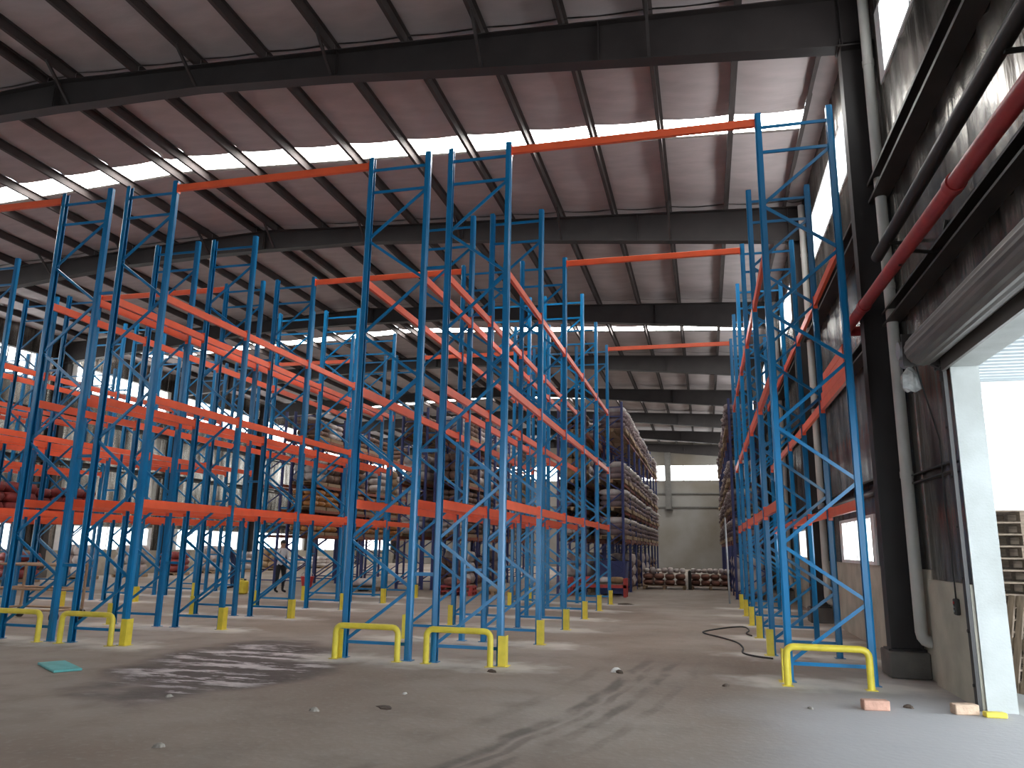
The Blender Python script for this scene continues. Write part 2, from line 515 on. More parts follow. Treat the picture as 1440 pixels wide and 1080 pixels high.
# ------------------------------------------------------------------ right wall
def wrinkled(w, h, seed, m='foil', amp=0.012):
    rr = random.Random(seed)
    nx = 10; nz = max(2, int(h / 0.5))
    ph = [rr.uniform(0, 6.3) for _ in range(8)]
    vs, fs = [], []
    for k in range(nz + 1):
        for i in range(nx + 1):
            y = w * i / nx; z = h * k / nz
            d = amp * (math.sin(y * 17 + ph[0] + 0.5 * math.sin(z * 1.1 + ph[1])) + 0.7 * math.sin(y * 31 + ph[2] + z * 0.7)) + rr.uniform(-0.5, 0.5) * amp
            e = min(i, nx - i) / nx
            vs.append((d * min(1, 6 * e) - (0.0 if e else -0.012), y, z))
    for k in range(nz):
        for i in range(nx):
            a = k * (nx + 1) + i
            fs.append((a, a + nx + 1, a + nx + 2, a + 1))
    mb = MB().add(vs, fs, True)
    mb.box((0.03, 0, 0), (0.14, w, h))
    return mb.mesh('foil_panel', m)
DOOR = (4.3, 9.4, 3.69)
HW = (8.42, 9.62)
LW = (1.40, 2.25)
def low_window(y):   # low windows between the columns further in
    return [(y + 2.4, y + 6.2)]
lowwins = [(14.15, 17.6), (21.6, 25.2), (29.6, 33.2), (37.6, 41.2), (45.6, 49.2), (53.6, 57.2)]
highwins = [(y + 0.62, y + 7.42) for y in BAYS[:-1]]

base = MB()
for a, b in ((YN, DOOR[0]), (DOOR[1], 11.05)): base.box((XR - 0.05, a, 0), (XR + 0.28, b, 1.28))
base.box((XR, 11.05, 0), (XR + 0.28, YF, 1.40))
wall_r = struct('wall_right', base.mesh('masonry_base', 'concrete_wall'))
cache = {}
def foil(w, h, i):
    key = (round(w, 2), round(h, 2), i % 3)
    if key not in cache: cache[key] = wrinkled(w, h, hash(key) % 999)
    return cache[key]
def in_any(y, wins): return any(a - 0.01 <= y < b - 0.01 for a, b in wins)
edges = set([YN, YF, DOOR[0], DOOR[1], 11.05])
for a, b in lowwins + highwins: edges |= {a, b}
edges = sorted(edges)
cells = []
for a, b in zip(edges, edges[1:]):
    n = max(1, round((b - a) / 1.15))
    cells += [(a + (b - a) * k / n, a + (b - a) * (k + 1) / n) for k in range(n)]
for i, (a, b) in enumerate(cells):
    z0 = 1.28 if a < 11.04 else 1.40
    spans = []
    if DOOR[0] - 0.01 <= a < DOOR[1] - 0.01: z0 = DOOR[2] + 0.24
    if in_any(a, lowwins):
        z0 = LW[1]
    top = HW[0] if in_any(a, highwins) else 10.84
    zs = [z0] + [g for g in (5.0, 7.15) if z0 + 0.3 < g < top - 0.3] + [top]
    for za, zb in zip(zs, zs[1:]):
        link('foil_panel', foil(b - a, zb - za, i), wall_r, (XR, a, za))
    if in_any(a, highwins):
        link('foil_panel', foil(b - a, 1.22, i), wall_r, (XR, a, HW[1]))
def girt_mesh(L):
    pr = [(0, 0), (-0.20, 0), (-0.20, 0.03), (-0.19, 0.03), (-0.19, 0.01), (-0.01, 0.01), (-0.01, 0.19), (-0.19, 0.19), (-0.19, 0.17), (-0.20, 0.17), (-0.20, 0.2), (0, 0.2)]
    return MB().prism(pr, 1, 0, L).mesh('girt', 'girt')
gm = girt_mesh(7.7)
for y in BAYS[:-1]:
    for z in (4.8, 6.72):
        link('girt', gm, wall_r, (XR, y + 0.14, z), scale=(1.2, 1, 1.6) if z > 6 else (1, 1, 1))
    if y > 11: link('girt', gm, wall_r, (XR, y + 0.14, 2.55))
link('girt', girt_mesh(2.1), wall_r, (XR + 0.05, 9.47, 2.52), scale=(0.6, 1, 0.6))
def column_mesh(s):
    mb = MB()
    x0, x1 = (-0.44, -0.04)
    for xa in (x0, x1 - 0.014): mb.box((xa * s, -0.125, 0.33), ((xa + 0.014) * s, 0.125, 9.6))
    mb.box((x0 * s, -0.006, 0.33), (x1 * s, 0.006, 9.6))
    mb.box(((x0 - 0.04) * s, -0.16, 0.33), ((x1 + 0.03) * s, 0.16, 0.355))
    mb.box(((x0 - 0.03) * s, -0.14, 9.45), ((x1 + 0.03) * s, 0.14, 9.48))
    return mb.mesh('column', 'steel')
cm = column_mesh(1)
ped = MB().cbox((-0.5, -0.28, 0), (-0.002, 0.28, 0.33), 0.015).mesh('pedestal', 'pedestal')
for y in BAYS:
    link('column', cm, wall_r, (XR, y, 0))
    link('pedestal', ped, wall_r, (XR, y, 0))

def window(n, x, sgn, a, b, z0, z1, transom=None, step=1.15, bars=False):
    """frame bars with separate glass panes; sgn is the inward direction"""
    fr = MB()
    d0, d1 = (x - sgn * 0.10, x + sgn * 0.02)
    lo, hi = min(d0, d1), max(d0, d1)
    fr.box((lo, a, z0), (hi, b, z0 + 0.06)).box((lo, a, z1 - 0.06), (hi, b, z1))
    k = max(1, round((b - a) / step)); w = (b - a) / k
    for i in range(k + 1):
        y = a + w * i
        hw = 0.14 if i in (0, k) else 0.03
        y0 = min(max(a, y - hw), b - 2 * hw) if i in (0, k) else y - hw
        fr.box((lo, y0, z0 + 0.06), (hi, y0 + 2 * hw, z1 - 0.06))
    if transom: fr.box((lo, a, transom - 0.05), (hi, b, transom + 0.05))
    if bars:
        q = a + 0.2
        while q < b - 0.1:
            fr.box((x + sgn * 0.0, q - 0.012, z0), (x + sgn * 0.02, q + 0.012, z1)); q += 0.28
    o = struct('window_%d' % n, fr.mesh('window_frame', 'white'))
    zs = [z0 + 0.06] + ([transom - 0.05, transom + 0.05] if transom else []) + [z1 - 0.06]
    for i in range(k):
        for za, zb in zip(zs[::2], zs[1::2]):
            link('pane', MB().box((x - sgn * 0.07 - 0.004, a + w * i + 0.03, za), (x - sgn * 0.07 + 0.004, a + w * (i + 1) - 0.03, zb)).mesh('pane', 'pane'), o)
    return o
wi = 1
for a, b in highwins:
    window(wi, XR, -1, a, b, HW[0], HW[1], step=1.7); wi += 1
for a, b in lowwins:
    window(wi, XR, -1, a, b, LW[0], LW[1], step=0.85, bars=True); wi += 1

# ------------------------------------------------------------------ left wall
basel = MB().box((XL - 0.3, YN, 0), (XL, YF, 1.15))
wall_l = struct('wall_left', basel.mesh('masonry_base', 'concrete_wall'))
lw_low = [(y + 0.9, y + 7.1) for y in BAYS[2:-1]]
ledges = sorted({YN, YF} | {v for ab in lw_low + highwins for v in ab})
for i, (a, b) in enumerate(zip(ledges, ledges[1:])):
    mk = lambda h: foil(b - a, h, i)
    low = in_any(a, lw_low)
    zs = [2.3 if low else 1.15, 5.0, HW[0] if in_any(a, highwins) else 10.84]
    for za, zb in zip(zs, zs[1:]):
        o = link('foil_panel', foil(b - a, zb - za, i), wall_l, (XL, b, za)); o.rotation_euler = (0, 0, math.pi)
    if in_any(a, highwins):
        o = link('foil_panel', foil(b - a, 1.22, i), wall_l, (XL, b, HW[1])); o.rotation_euler = (0, 0, math.pi)
for y in BAYS:
    o = link('column', cm, wall_l, (XL, y, 0), math.pi)
    o = link('pedestal', ped, wall_l, (XL, y, 0), math.pi)
    if y < YF - 1:
        for z in (2.6, 4.95, 7.05):
            link('girt', gm, wall_l, (XL, y + 7.84, z), math.pi)
for a, b in highwins[2:]:
    window(wi, XL, 1, a, b, HW[0], HW[1], transom=8.84, step=1.2); wi += 1
for a, b in lw_low:
    window(wi, XL, 1, a, b, 1.15, 2.3, step=1.5); wi += 1

# ------------------------------------------------------------------ far and near ends
fe = MB().box((XL - 0.3, YF, 0), (XR + 0.3, YF + 0.25, 7.5)).box((XL - 0.3, YF, 8.8), (XR + 0.3, YF + 0.25, 11.6))
wall_f = struct('wall_back', fe.mesh('end_wall', 'endwall'))
ec = MB().box((-0.25, -0.45, 5.0), (0.25, 0, 9.9)).box((-0.35, -0.3, 4.85), (0.35, 0, 5.0)).mesh('column', 'endsteel')
for x in (-20.5, -12, -2.95): link('column', ec, wall_f, (x, YF - 0.01, 0))
for z in (5.15, 6.3): link('girt', MB().box((XL, YF - 0.1, z), (XR, YF - 0.001, z + 0.1)).mesh('girt', 'endsteel'), wall_f)
fr = MB()
for x in [XL + i * (XR - XL) / 14 for i in range(15)]: fr.box((x - 0.05, YF - 0.02, 7.5), (x + 0.05, YF + 0.1, 8.8))
w = struct('window_%d' % wi, fr.mesh('window_frame', 'white')); wi += 1
for i in range(14):
    a = XL + i * (XR - XL) / 14; b = a + (XR - XL) / 14
    link('pane', MB().box((a + 0.05, YF + 0.05, 7.52), (b - 0.05, YF + 0.06, 8.78)).mesh('pane', 'pane'), w)
# the near gable, out of view: opening added and sized to let sky light in
struct('wall_front', MB().box((XL - 0.3, YN - 0.25, 3.6), (XR + 0.3, YN, 11.6)).box((XL - 0.3, YN - 0.25, 0), (-11, YN, 3.6)).box((-6.0, YN - 0.25, 0), (XR + 0.3, YN, 3.6)).mesh('gable', 'endwall'))

# ------------------------------------------------------------------ the roller door
door = struct('door_1', MB().box((XR - 0.02, DOOR[1], 0), (XR + 0.27, DOOR[1] + 0.03, DOOR[2] + 0.03)).box((XR - 0.02, DOOR[0], DOOR[2]), (XR + 0.27, DOOR[1], DOOR[2] + 0.03)).mesh('door_reveal', 'jamb'))
door.location = (0, -0.031, -0.001)
link('lintel', MB().box((XR - 0.10, DOOR[0] - 0.2, DOOR[2] + 0.03), (XR + 0.14, DOOR[1] + 0.3, DOOR[2] + 0.24)).mesh('lintel', 'girt'), door)
rail = MB()
rail.box((XR - 0.10, DOOR[1] + 0.035, 0), (XR - 0.052, DOOR[1] + 0.10, DOOR[2])).box((XR - 0.10, DOOR[1], 0), (XR - 0.094, DOOR[1] + 0.035, DOOR[2]))
link('guide_rail', rail.mesh('guide_rail', 'girt'), door)
for k in range(7):
    link('rail_bolt', MB().tube([(XR - 0.115, DOOR[1] + 0.06, 0.25 + k * 0.55), (XR - 0.098, DOOR[1] + 0.06, 0.25 + k * 0.55)], 0.018, 6).mesh('rail_bolt', 'steel'), door)
# the rolled curtain: slats wound to a drum (ridged outline)
prof = []
for k in range(36):
    t = 2 * math.pi * k / 36
    rr_ = 0.185 + (0.008 if k % 2 else 0)
    prof.append((rr_ * math.cos(t), rr_ * math.sin(t)))
link('rolled_curtain', MB().prism(prof, 1, DOOR[0], DOOR[1] - 0.02).mesh('rolled_curtain', 'shutter'), door, (XR - 0.30, 0, 3.90))
for y in (DOOR[0] - 0.05, DOOR[1]):
    link('end_plate', MB().cbox((XR - 0.50, y, 3.72), (XR - 0.02, y + 0.012, 4.10)).mesh('end_plate', 'girt'), door)
link('curtain_edge', MB().box((XR - 0.12, DOOR[0] + 0.02, DOOR[2] - 0.05), (XR - 0.085, DOOR[1] - 0.02, DOOR[2] + 0.1)).mesh('curtain_edge', 'shutter'), door)

mo = thing('shutter_motor', 'grey hoist motor at the end of the rolled shutter door', 'motor', (XR - 0.30, 9.52, 3.93))
link('gearbox', MB().cbox((-0.10, -0.02, -0.15), (0.10, 0.14, 0.14), 0.02).mesh('gearbox', 'zinc'), mo)
link('motor_body', MB().tube([(-0.02, 0.15, -0.03), (-0.02, 0.42, -0.03)], 0.09, 14).tube([(-0.02, 0.42, -0.03), (-0.02, 0.50, -0.03)], 0.075, 14).mesh('motor_body', 'zinc'), mo)
link('mounting_arm', MB().bar((0.05, 0.0, -0.10), (0.27, 0.02, -0.22), 0.05, 0.06).mesh('mounting_arm', 'girt'), mo)
link('chain_wheel', MB().tube([(-0.14, 0.30, 0.08), (-0.10, 0.30, 0.08)], 0.11, 16).mesh('chain_wheel', 'zinc'), mo)
bag = MB()
rb = random.Random(3)
prof_pts = [(0, 0.02), (0.04, 0.05), (0.10, 0.09), (0.20, 0.115), (0.27, 0.10), (0.31, 0.05)]
vs, fs = [], []
for j, (dz, rad) in enumerate(prof_pts):
    for k in range(12):
        t = 2 * math.pi * k / 12
        q = rad * (1 + rb.uniform(-0.25, 0.25))
        vs.append((q * math.cos(t), q * math.sin(t), -dz + rb.uniform(-0.015, 0.015)))
for j in range(len(prof_pts) - 1):
    for k in range(12):
        fs.append((j * 12 + k, (j + 1) * 12 + k, (j + 1) * 12 + (k + 1) % 12, j * 12 + (k + 1) % 12))
tag(link('plastic_bag', bag.add(vs, fs).mesh('plastic_bag', 'plastic'), None, (XR - 0.32, 9.86, 3.815)), 'crumpled clear plastic bag tied round the shutter hoist motor', 'bag')
sw = thing('door_switch', 'small dark push-button box hanging by cable beside roller door', 'switch', (XR - 0.075, 9.85, 1.02))
link('switch_box', MB().cbox((-0.025, -0.05, -0.09), (0.025, 0.05, 0.09), 0.012).mesh('switch_box', 'cable'), sw)
link('cable', MB().tube([(0, 0, 0.08), (0.005, 0.01, 0.6), (0.0, 0.04, 1.2), (0.01, 0.02, 1.9), (-0.15, -0.05, 2.6), (-0.2, -0.1, 2.78)], 0.009, 6).mesh('switch_cable', 'cable'), sw)
for k, z in enumerate((0.045, 0.0, -0.045)):
    link('button', MB().tube([(-0.024, 0, z), (-0.034, 0, z)], 0.014, 8).mesh('button', ['redplastic', 'zinc', 'zinc'][k]), sw)

# outside: canopy on its posts, stacked pallets
can = MB()
y = 0.0
while y < 20:
    can.prism([(y, 5.66), (y + 0.12, 5.66), (y + 0.16, 5.70), (y + 0.28, 5.70), (y + 0.32, 5.66), (y + 0.32, 5.72), (y, 5.72)], 0, XR + 0.4, 13)
    y += 0.32
cn = thing('yard_canopy', 'pale ribbed canopy roof over the yard outside the roller door', 'canopy', (0, 0, 0))
link('canopy_sheet', can.mesh('canopy_sheet', 'canopy'), cn)
link('canopy_fascia', MB().box((XR + 0.4, 20.16, 5.45), (13, 20.22, 5.75)).mesh('canopy_fascia', 'white'), cn)
for y in (0.2, 20.05):
    link('post', MB().box((12.6, y - 0.08, -0.03), (12.76, y + 0.08, 5.66)).mesh('canopy_post', 'white'), cn)
    link('canopy_beam', MB().box((XR + 0.4, y - 0.06, 5.46), (12.9, y + 0.06, 5.66)).mesh('canopy_beam', 'white'), cn)

def make_pallet(name, m, lx=1.2, ly=1.0, h=0.145, detail=True, deck_split=True):
    """wooden pallet: deck boards, three stringers of blocks, bottom boards"""
    t = link(name, None)
    nb = 7 if detail else 0
    for k in range(nb):
        y0 = -ly / 2 + k * (ly - 0.1) / (nb - 1)
        link('deck_board', MB().box((-lx / 2, y0, h - 0.02), (lx / 2, y0 + 0.1, h)).mesh('deck_board', m), t)
    for i in (-1, 0, 1):
        x = i * (lx / 2 - 0.06)
        link('stringer', MB().box((x - 0.06, -ly / 2, h - 0.04), (x + 0.06, ly / 2, h - 0.02)).mesh('stringer', m), t)
        link('bottom_board', MB().box((x - 0.06, -ly / 2, 0), (x + 0.06, ly / 2, 0.02)).mesh('bottom_board', m), t)
        for j in (-1, 0, 1):
            yb = j * (ly / 2 - 0.07)
            link('block', MB().box((x - 0.06, yb - 0.07, 0.02), (x + 0.06, yb + 0.07, h - 0.04)).mesh('block', m), t)
    return t
pal = make_pallet('wooden_pallet', 'pale_wood', 1.1, 1.0)
lab = lambda k: 'weathered wooden pallet in outdoor stack by the door, %s from the ground' % ORD[k]
for k in range(15):
    z = -0.03 + k * 0.1455
    o = pal if k == 0 else copy_tree(pal, (0, 0, 0))
    o.location = (3.86 + R.uniform(-0.025, 0.025), 11.30 + R.uniform(-0.03, 0.03), z)
    o.rotation_euler = (0, 0, R.uniform(-0.03, 0.03))
    tag(o, lab(k), 'pallet', 'pallets stacked outside the roller door')
lean = copy_tree(pal, (3.42, 10.62, 0.02)); lean.rotation_euler = (0, math.radians(-78), math.radians(20))
lean.location = (3.74, 10.25, 0.56)
tag(lean, 'wooden pallet standing on edge, leaning against outdoor pallet stack', 'pallet', 'pallets stacked outside the roller door')

# ------------------------------------------------------------------ pipes on the right wall
def downpipe(y, lab):
    t = thing('downpipe', lab, 'pipe', (XR - 0.11, y, 0), 0, 'rainwater downpipes on right wall')
    pts = [(0, 0, 10.3), (0, 0, 0.60)] + [(0.09 - 0.09 * math.cos(a), 0, 0.60 - 0.12 * math.sin(a)) for a in (0.5, 1.0, 1.57)] + [(0.105, 0, 0.48)]
    link('pipe_run', MB().tube(pts, 0.078, 14).mesh('pipe_run', 'pvc'), t)
    for z in (2.6, 5.3, 8.9): link('pipe_collar', MB().tube([(0, 0, z), (0, 0, z + 0.09)], 0.086, 14).mesh('pipe_collar', 'pvc'), t)
for k in range(1, 5):
    downpipe(3.34 + 8 * k, 'grey plastic rainwater pipe beside the %s dark steel column on right wall' % ORD[k - 1])
fp = thing('fire_pipe', 'long red fire water pipe running along the right wall above the door', 'pipe', (0, 0, 0))
link('pipe_run', MB().tube([(2.27, -3.0, 4.47), (2.27, 12.35, 5.02), (2.30, 12.47, 5.02), (2.42, 12.5, 5.02), (2.78, 12.5, 5.02)], 0.078, 16).mesh('pipe_run', 'redpipe'), fp)
for y in (1.2, 5.0, 9.0):
    z = 4.47 + (y + 3) * 0.0358
    link('pipe_bracket', MB().bar((2.24, y, z + 0.10), (2.80, y, z + 0.02), 0.035, 0.035).bar((2.70, y, z + 0.02), (2.79, y, z + 0.42), 0.03, 0.03).bar((2.27, y, z - 0.09), (2.27, y, z + 0.1), 0.03, 0.02).mesh('pipe_bracket', 'black'), fp)
for y in (3.0, 7.0, 11.0):
    z = 4.47 + (y + 3) * 0.0358
    link('pipe_coupling', MB().tube([(2.27, y - 0.06, z), (2.27, y + 0.06, z + 0.004)], 0.093, 16).mesh('pipe_coupling', 'redpipe'), fp)
bp_ = thing('black_pipe', 'thick black pipe hanging along right wall above the red pipe', 'pipe', (0, 0, 0))
link('pipe_run', MB().tube([(2.40, -3.0, 5.52), (2.40, 10.6, 5.52)], 0.075, 14).mesh('pipe_run', 'black'), bp_)
for y in (2.0, 6.0, 9.9): link('pipe_bracket', MB().bar((2.40, y, 5.44), (2.79, y, 5.44), 0.04, 0.03).mesh('pipe_bracket', 'black'), bp_)

# ------------------------------------------------------------------ pallet racks
def post_mesh(h, m):
    # omega section opening towards -x (inwards); aisle face at +x
    t = 0.007
    o = [(-0.045, -0.030), (-0.045, -0.048), (0.020, -0.050), (0.045, -0.032), (0.045, 0.032), (0.020, 0.050), (-0.045, 0.048), (-0.045, 0.030),
         (-0.045 + t, 0.030), (-0.045 + t, 0.048 - t), (0.017, 0.050 - t), (0.045 - t, 0.030), (0.045 - t, -0.030), (0.017, -0.050 + t), (-0.045 + t, -0.048 + t), (-0.045 + t, -0.030)]
    return MB().prism(o, 2, 0.006, h).mesh('post', m)
post_b = post_mesh(H, 'blue'); post_n = post_mesh(6.9, 'navy')
foot_b = MB().cbox((-0.075, -0.07, 0), (0.075, 0.07, 0.008), 0.002).mesh('foot_plate', 'blue')
foot_n = MB().cbox((-0.075, -0.07, 0), (0.075, 0.07, 0.008), 0.002).mesh('foot_plate', 'navy')
brace_cache = {}
def brace(x0, z0, x1, z1, m):
    key = (round(x1 - x0, 3), round(z1 - z0, 3), m)
    if key not in brace_cache:
        b = MB(); d = Vector((x1 - x0, 0, z1 - z0))
        b.bar((0, -0.012, 0), (d.x, -0.012, d.z), 0.004, 0.042, (0, 1, 0)) if False else None
        b.bar((0, 0, 0), tuple(d), 0.026, 0.044)
        brace_cache[key] = b.mesh('brace', m)
    return brace_cache[key]
def frame(parent, xa, xb, y, h, post, foot, m):
    f = link('upright_frame', None, parent, (0, y, 0))
    link('post', post, f, (xa, 0, 0), math.pi)
    link('post', post, f, (xb, 0, 0))
    link('foot_plate', foot, f, (xa, 0, 0)); link('foot_plate', foot, f, (xb, 0, 0))
    ia, ib = xa + 0.03, xb - 0.03
    sc = h / 7.92
    for z in (7.70, 7.30, 0.22):
        link('horizontal_brace', brace(ia, z * sc, ib, z * sc, m), f, (ia, 0, z * sc))
    rz = [7.27, 5.70, 4.10, 2.48, 0.96]; lz = [6.50, 4.90, 3.30, 1.72, 0.25]
    for k in range(5):
        a, b = rz[k] * sc, lz[k] * sc
        link('diagonal_brace', brace(ib, a, ia, b, m), f, (ib, 0, a))
        if k < 4:
            a, b = lz[k] * sc - 0.06, rz[k + 1] * sc + 0.06
            link('diagonal_brace', brace(ia, a, ib, b, m), f, (ia, 0, a))
    return f
def beam_mesh(L, m, h=0.135):
    b = MB()
    # step-beam outline: wide box with a lower ledge, plus hooked end plates
    pr = [(-0.026, 0), (0.026, 0), (0.026, h - 0.028), (0.006, h - 0.028), (0.006, h), (-0.026, h)]
    b.prism(pr, 1, 0.055, L - 0.055)
    for y in (0.05, L - 0.055): b.box((-0.034, y, -0.05), (0.034, y + 0.005, h + 0.03))
    return b.mesh('beam', m)
beam_o = beam_mesh(BAY, 'orange'); beam_r = beam_mesh(2.5, 'rust', 0.11)
LEV = (2.145, 3.885, 5.685)
sp_cache = {}
def spacer(d, m):
    if d not in sp_cache: sp_cache[d] = MB().bar((0, 0, 0), (d, 0, 0), 0.03, 0.05).mesh('row_spacer', m)
    return sp_cache[d]
def rack(xs, y0, n, bay, h, post, foot, m, beam, levels, label, skip=()):
    t = thing('pallet_rack', label, 'pallet rack', (0, 0, 0), 0, 'pallet racks in rows')
    pairs = [(xs[0], xs[1])] + ([(xs[2], xs[3])] if len(xs) == 4 else [])
    for k in range(n + 1):
        for a, b in pairs: frame(t, a, b, y0 + k * bay, h, post, foot, m)
        if len(xs) == 4:
            for z in (1.2, 3.0, 5.9):
                if z < h: link('row_spacer', spacer(round(xs[2] - xs[1] - 0.08, 3), m), t, (xs[1] + 0.04, y0 + k * bay, z))
    for k in range(n):
        for i, x in enumerate(xs):
            for j, z in enumerate(levels):
                if (k, i, j) in skip: continue
                link('beam', beam, t, (x, y0 + k * bay, z), 0 if True else 0)
    return t
names = {'A': 'empty blue and orange double pallet rack left of the main aisle, nearest middle block',
         'B': 'empty blue and orange double pallet rack, second block left of the main aisle',
         'C': 'empty blue and orange double pallet rack, third block left of the main aisle',
         'D': 'blue and orange double pallet rack with red loads near the left windows',
         'R': 'tall single blue pallet rack with orange beams beside the right wall'}
for k in 'ABCDR':
    rack(BLOCK[k], Y0, 5, BAY, H, post_b, foot_b, 'blue', beam_o, LEV, names[k],
         skip={(q, i, 2) for q in range(5) for i in (2, 3)} if k == 'C' else ())
YL, NL = 27.6, 8
LL = (1.84, 2.84, 3.84, 5.70)
ln = {'A': ('loaded navy pallet rack beyond the near blue rack, left of the main aisle', 8),
      'B': ('loaded navy pallet rack behind the second blue block from the main aisle', 6),
      'C': ('loaded navy pallet rack behind the third blue block from the main aisle', 4),
      'R': ('loaded navy pallet rack at the far end of the right wall', 8)}
for k, (lb, n) in ln.items():
    rack(BLOCK[k], YL, n, 2.5, 6.9, post_n, foot_n, 'navy', beam_r, LL, lb)

# tie beams across the aisles at the tops of the frames
def tie(xa, xb, k, label):
    L = xb - xa - 0.10
    b = MB().cbox((0, -0.03, 0), (L, 0.03, 0.125), 0.006).box((-0.004, -0.05, -0.03), (0, 0.05, 0.15)).box((L, -0.05, -0.03), (L + 0.004, 0.05, 0.15))
    o = link('tie_beam', b.mesh('tie_beam', 'orange'), None, (xa + 0.05, Y0 + k * BAY, 7.72))
    tag(o, label, 'beam', 'orange tie beams across the aisles')
fn = {0: 'nearest', 2: 'third', 5: 'sixth'}
for k in (0, 2, 5):
    tie(BLOCK['A'][3], BLOCK['R'][0], k, 'orange tie beam high across the main aisle at the %s rack frames' % fn[k])
    tie(BLOCK['B'][3], BLOCK['A'][0], k, 'orange tie beam high across first left side aisle at the %s rack frames' % fn[k])
    tie(BLOCK['C'][3], BLOCK['B'][0], k, 'orange tie beam high across second left side aisle at the %s rack frames' % fn[k])
# spare beams piled on the wall-side beam of the right rack
for k in range(3):
    o = link('spare_beam', MB().cbox((-0.025, 0, 0), (0.025, 2.25 - 0.2 * k, 0.13), 0.005).box((-0.034, 0, -0.0), (0.034, 0.006, 0.13)).mesh('spare_beam', 'orange'), None,
             (BLOCK['R'][1], Y0 + 0.13 + 0.05 * k, LEV[1] + 0.136 + 0.132 * k))
    tag(o, 'spare orange beam stacked on middle wall-side beam of right rack, %s' % ('lowest of three', 'middle of three', 'topmost of three')[k], 'beam', 'spare beams on the right rack')

# ------------------------------------------------------------------ yellow guards
def hoop(xa, xb, y, label):
    t = thing('end_guard', label, 'guard', (0, y, 0), 0, 'yellow tubular rack end guards')
    r = 0.042; h = 0.46; c = 0.09
    pts = [(xa, 0, 0.008), (xa, 0, h - c)] + [(xa + c - c * math.cos(a), 0, h - c + c * math.sin(a)) for a in (0.4, 0.8, 1.2, 1.57)]
    pts += [(xb - c + c * math.sin(a), 0, h - c + c * math.cos(a)) for a in (0, 0.4, 0.8, 1.2)] + [(xb, 0, h - c), (xb, 0, 0.008)]
    link('bent_tube', MB().tube(pts, r, 14).mesh('bent_tube', 'yellow'), t)
    for x in (xa, xb):
        link('base_plate', MB().cbox((x - 0.065, -0.06, 0), (x + 0.065, 0.06, 0.008), 0.002).mesh('base_plate', 'yellow'), t)
hoops = [('A', 0, 'first tube guard left of main aisle, at inner end of near blue rack, yellow'), ('A', 2, 'yellow tube guard at the aisle end of the near blue rack, beside main aisle'),
         ('B', 0, 'yellow tube guard cut by the picture edge, at end of second blue block'), ('B', 2, 'yellow tube guard near teal board, at end of second blue block'),
         ('R', 0, 'large yellow tube guard in front of the right wall rack')]
hoops[0] = ('A', 0, 'yellow tube guard beside the mud patch, at end of near blue rack')
hoops[2] = ('B', 0, 'yellow tube guard far from mud patch, on outer half of second blue block')
for k, i, lb in hoops:
    xs = BLOCK[k]
    hoop(xs[i] - 0.06, xs[i + 1] - 0.10, Y0 - 0.17 - (0.18 if k == 'R' else 0), lb)
def protector(x, y, s, label):
    """angle plate standing on the floor round the aisle corner of an upright"""
    o = MB()
    w, t, h = 0.13, 0.006, 0.40
    o.box((0, -w / 2 - 0.01, 0.006), (t * s, w / 2, h)) if s > 0 else o.box((t * s, -w / 2 - 0.01, 0.006), (0, w / 2, h))
    x0, x1 = sorted((-s * 0.10, s * t))
    o.box((x0, -w / 2 - 0.016, 0.006), (x1, -w / 2 - 0.010, h))
    x0, x1 = sorted((-s * 0.10, s * 0.05))
    o.box((x0, -w / 2 - 0.06, 0), (x1, w / 2, 0.006))
    tag(link('post_protector', o.mesh('post_protector', 'yellow'), None, (x + s * 0.085, y, 0)), label, 'guard', 'yellow upright protectors')
sides = [('A', 3, 1, 'left side of main aisle'), ('R', 0, -1, 'right side of main aisle'), ('A', 0, -1, 'right side of first left aisle'), ('B', 3, 1, 'left side of first left aisle'),
         ('B', 0, -1, 'right side of second left aisle'), ('C', 3, 1, 'left side of second left aisle')]
for k, i, s, where in sides:
    for q in range(6):
        protector(BLOCK[k][i], Y0 + q * BAY, s, 'yellow post protector at the %s upright, %s' % (ORD[q], where))

# ------------------------------------------------------------------ pallet loads
def sack_load(m, seed, h, cols=3, layers=3):
    t = link('sack_load', None)
    rr = random.Random(seed)
    lh = h / layers
    for j in range(layers):
        for i in range(cols):
            w = 1.12 / cols
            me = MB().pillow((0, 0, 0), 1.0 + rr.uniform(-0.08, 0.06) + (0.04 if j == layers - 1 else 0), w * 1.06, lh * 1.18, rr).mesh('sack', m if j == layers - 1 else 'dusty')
            link('sack', me, t, (rr.uniform(-0.04, 0.04), (i - (cols - 1) / 2) * w, lh * (j + 0.5) * 0.985 + lh * 0.09), rr.uniform(-0.05, 0.05))
    return t
def lump_load(m, seed, h):
    rr = random.Random(seed); mb = MB()
    for j in range(3):
        for i in range(2):
            for q in range(2):
                mb.pillow(((i - 0.5) * 0.5, (q - 0.5) * 0.55, h / 3 * (j + 0.5) + 0.03 * h), 0.54, 0.6, h / 3 * 1.15, rr, 2)
    return mb.mesh('wrapped_load', m)
small_pallet = MB().box((-0.5, -0.56, 0.10), (0.5, 0.56, 0.13))
for x in (-0.45, 0, 0.45): small_pallet.box((x - 0.05, -0.56, 0), (x + 0.05, 0.56, 0.10))
small_pallet = small_pallet.mesh('pallet', 'wood')
protos = {}
R2 = random.Random(11)
used = set()
def put_load(kind, x, y, z, label, group, cat='pallet load', pallet_label=None):
    o = link('pallet', small_pallet, None, (x, y, z + 0.001))
    tag(o, pallet_label or label.replace('load', 'pallet'), 'pallet', group.replace('loads', 'pallets'))
    zz = z + 0.1315
    if kind in protos:
        i = R2.randrange(len(protos[kind])); p = protos[kind][i]
        if (kind, i) in used: o = copy_tree(p, (x, y, zz))
        else: used.add((kind, i)); o = p; o.location = (x, y, zz)
    else:
        o = link('wrapped_load', kind, None, (x, y, zz))
    tag(o, label, cat, group)
    return o
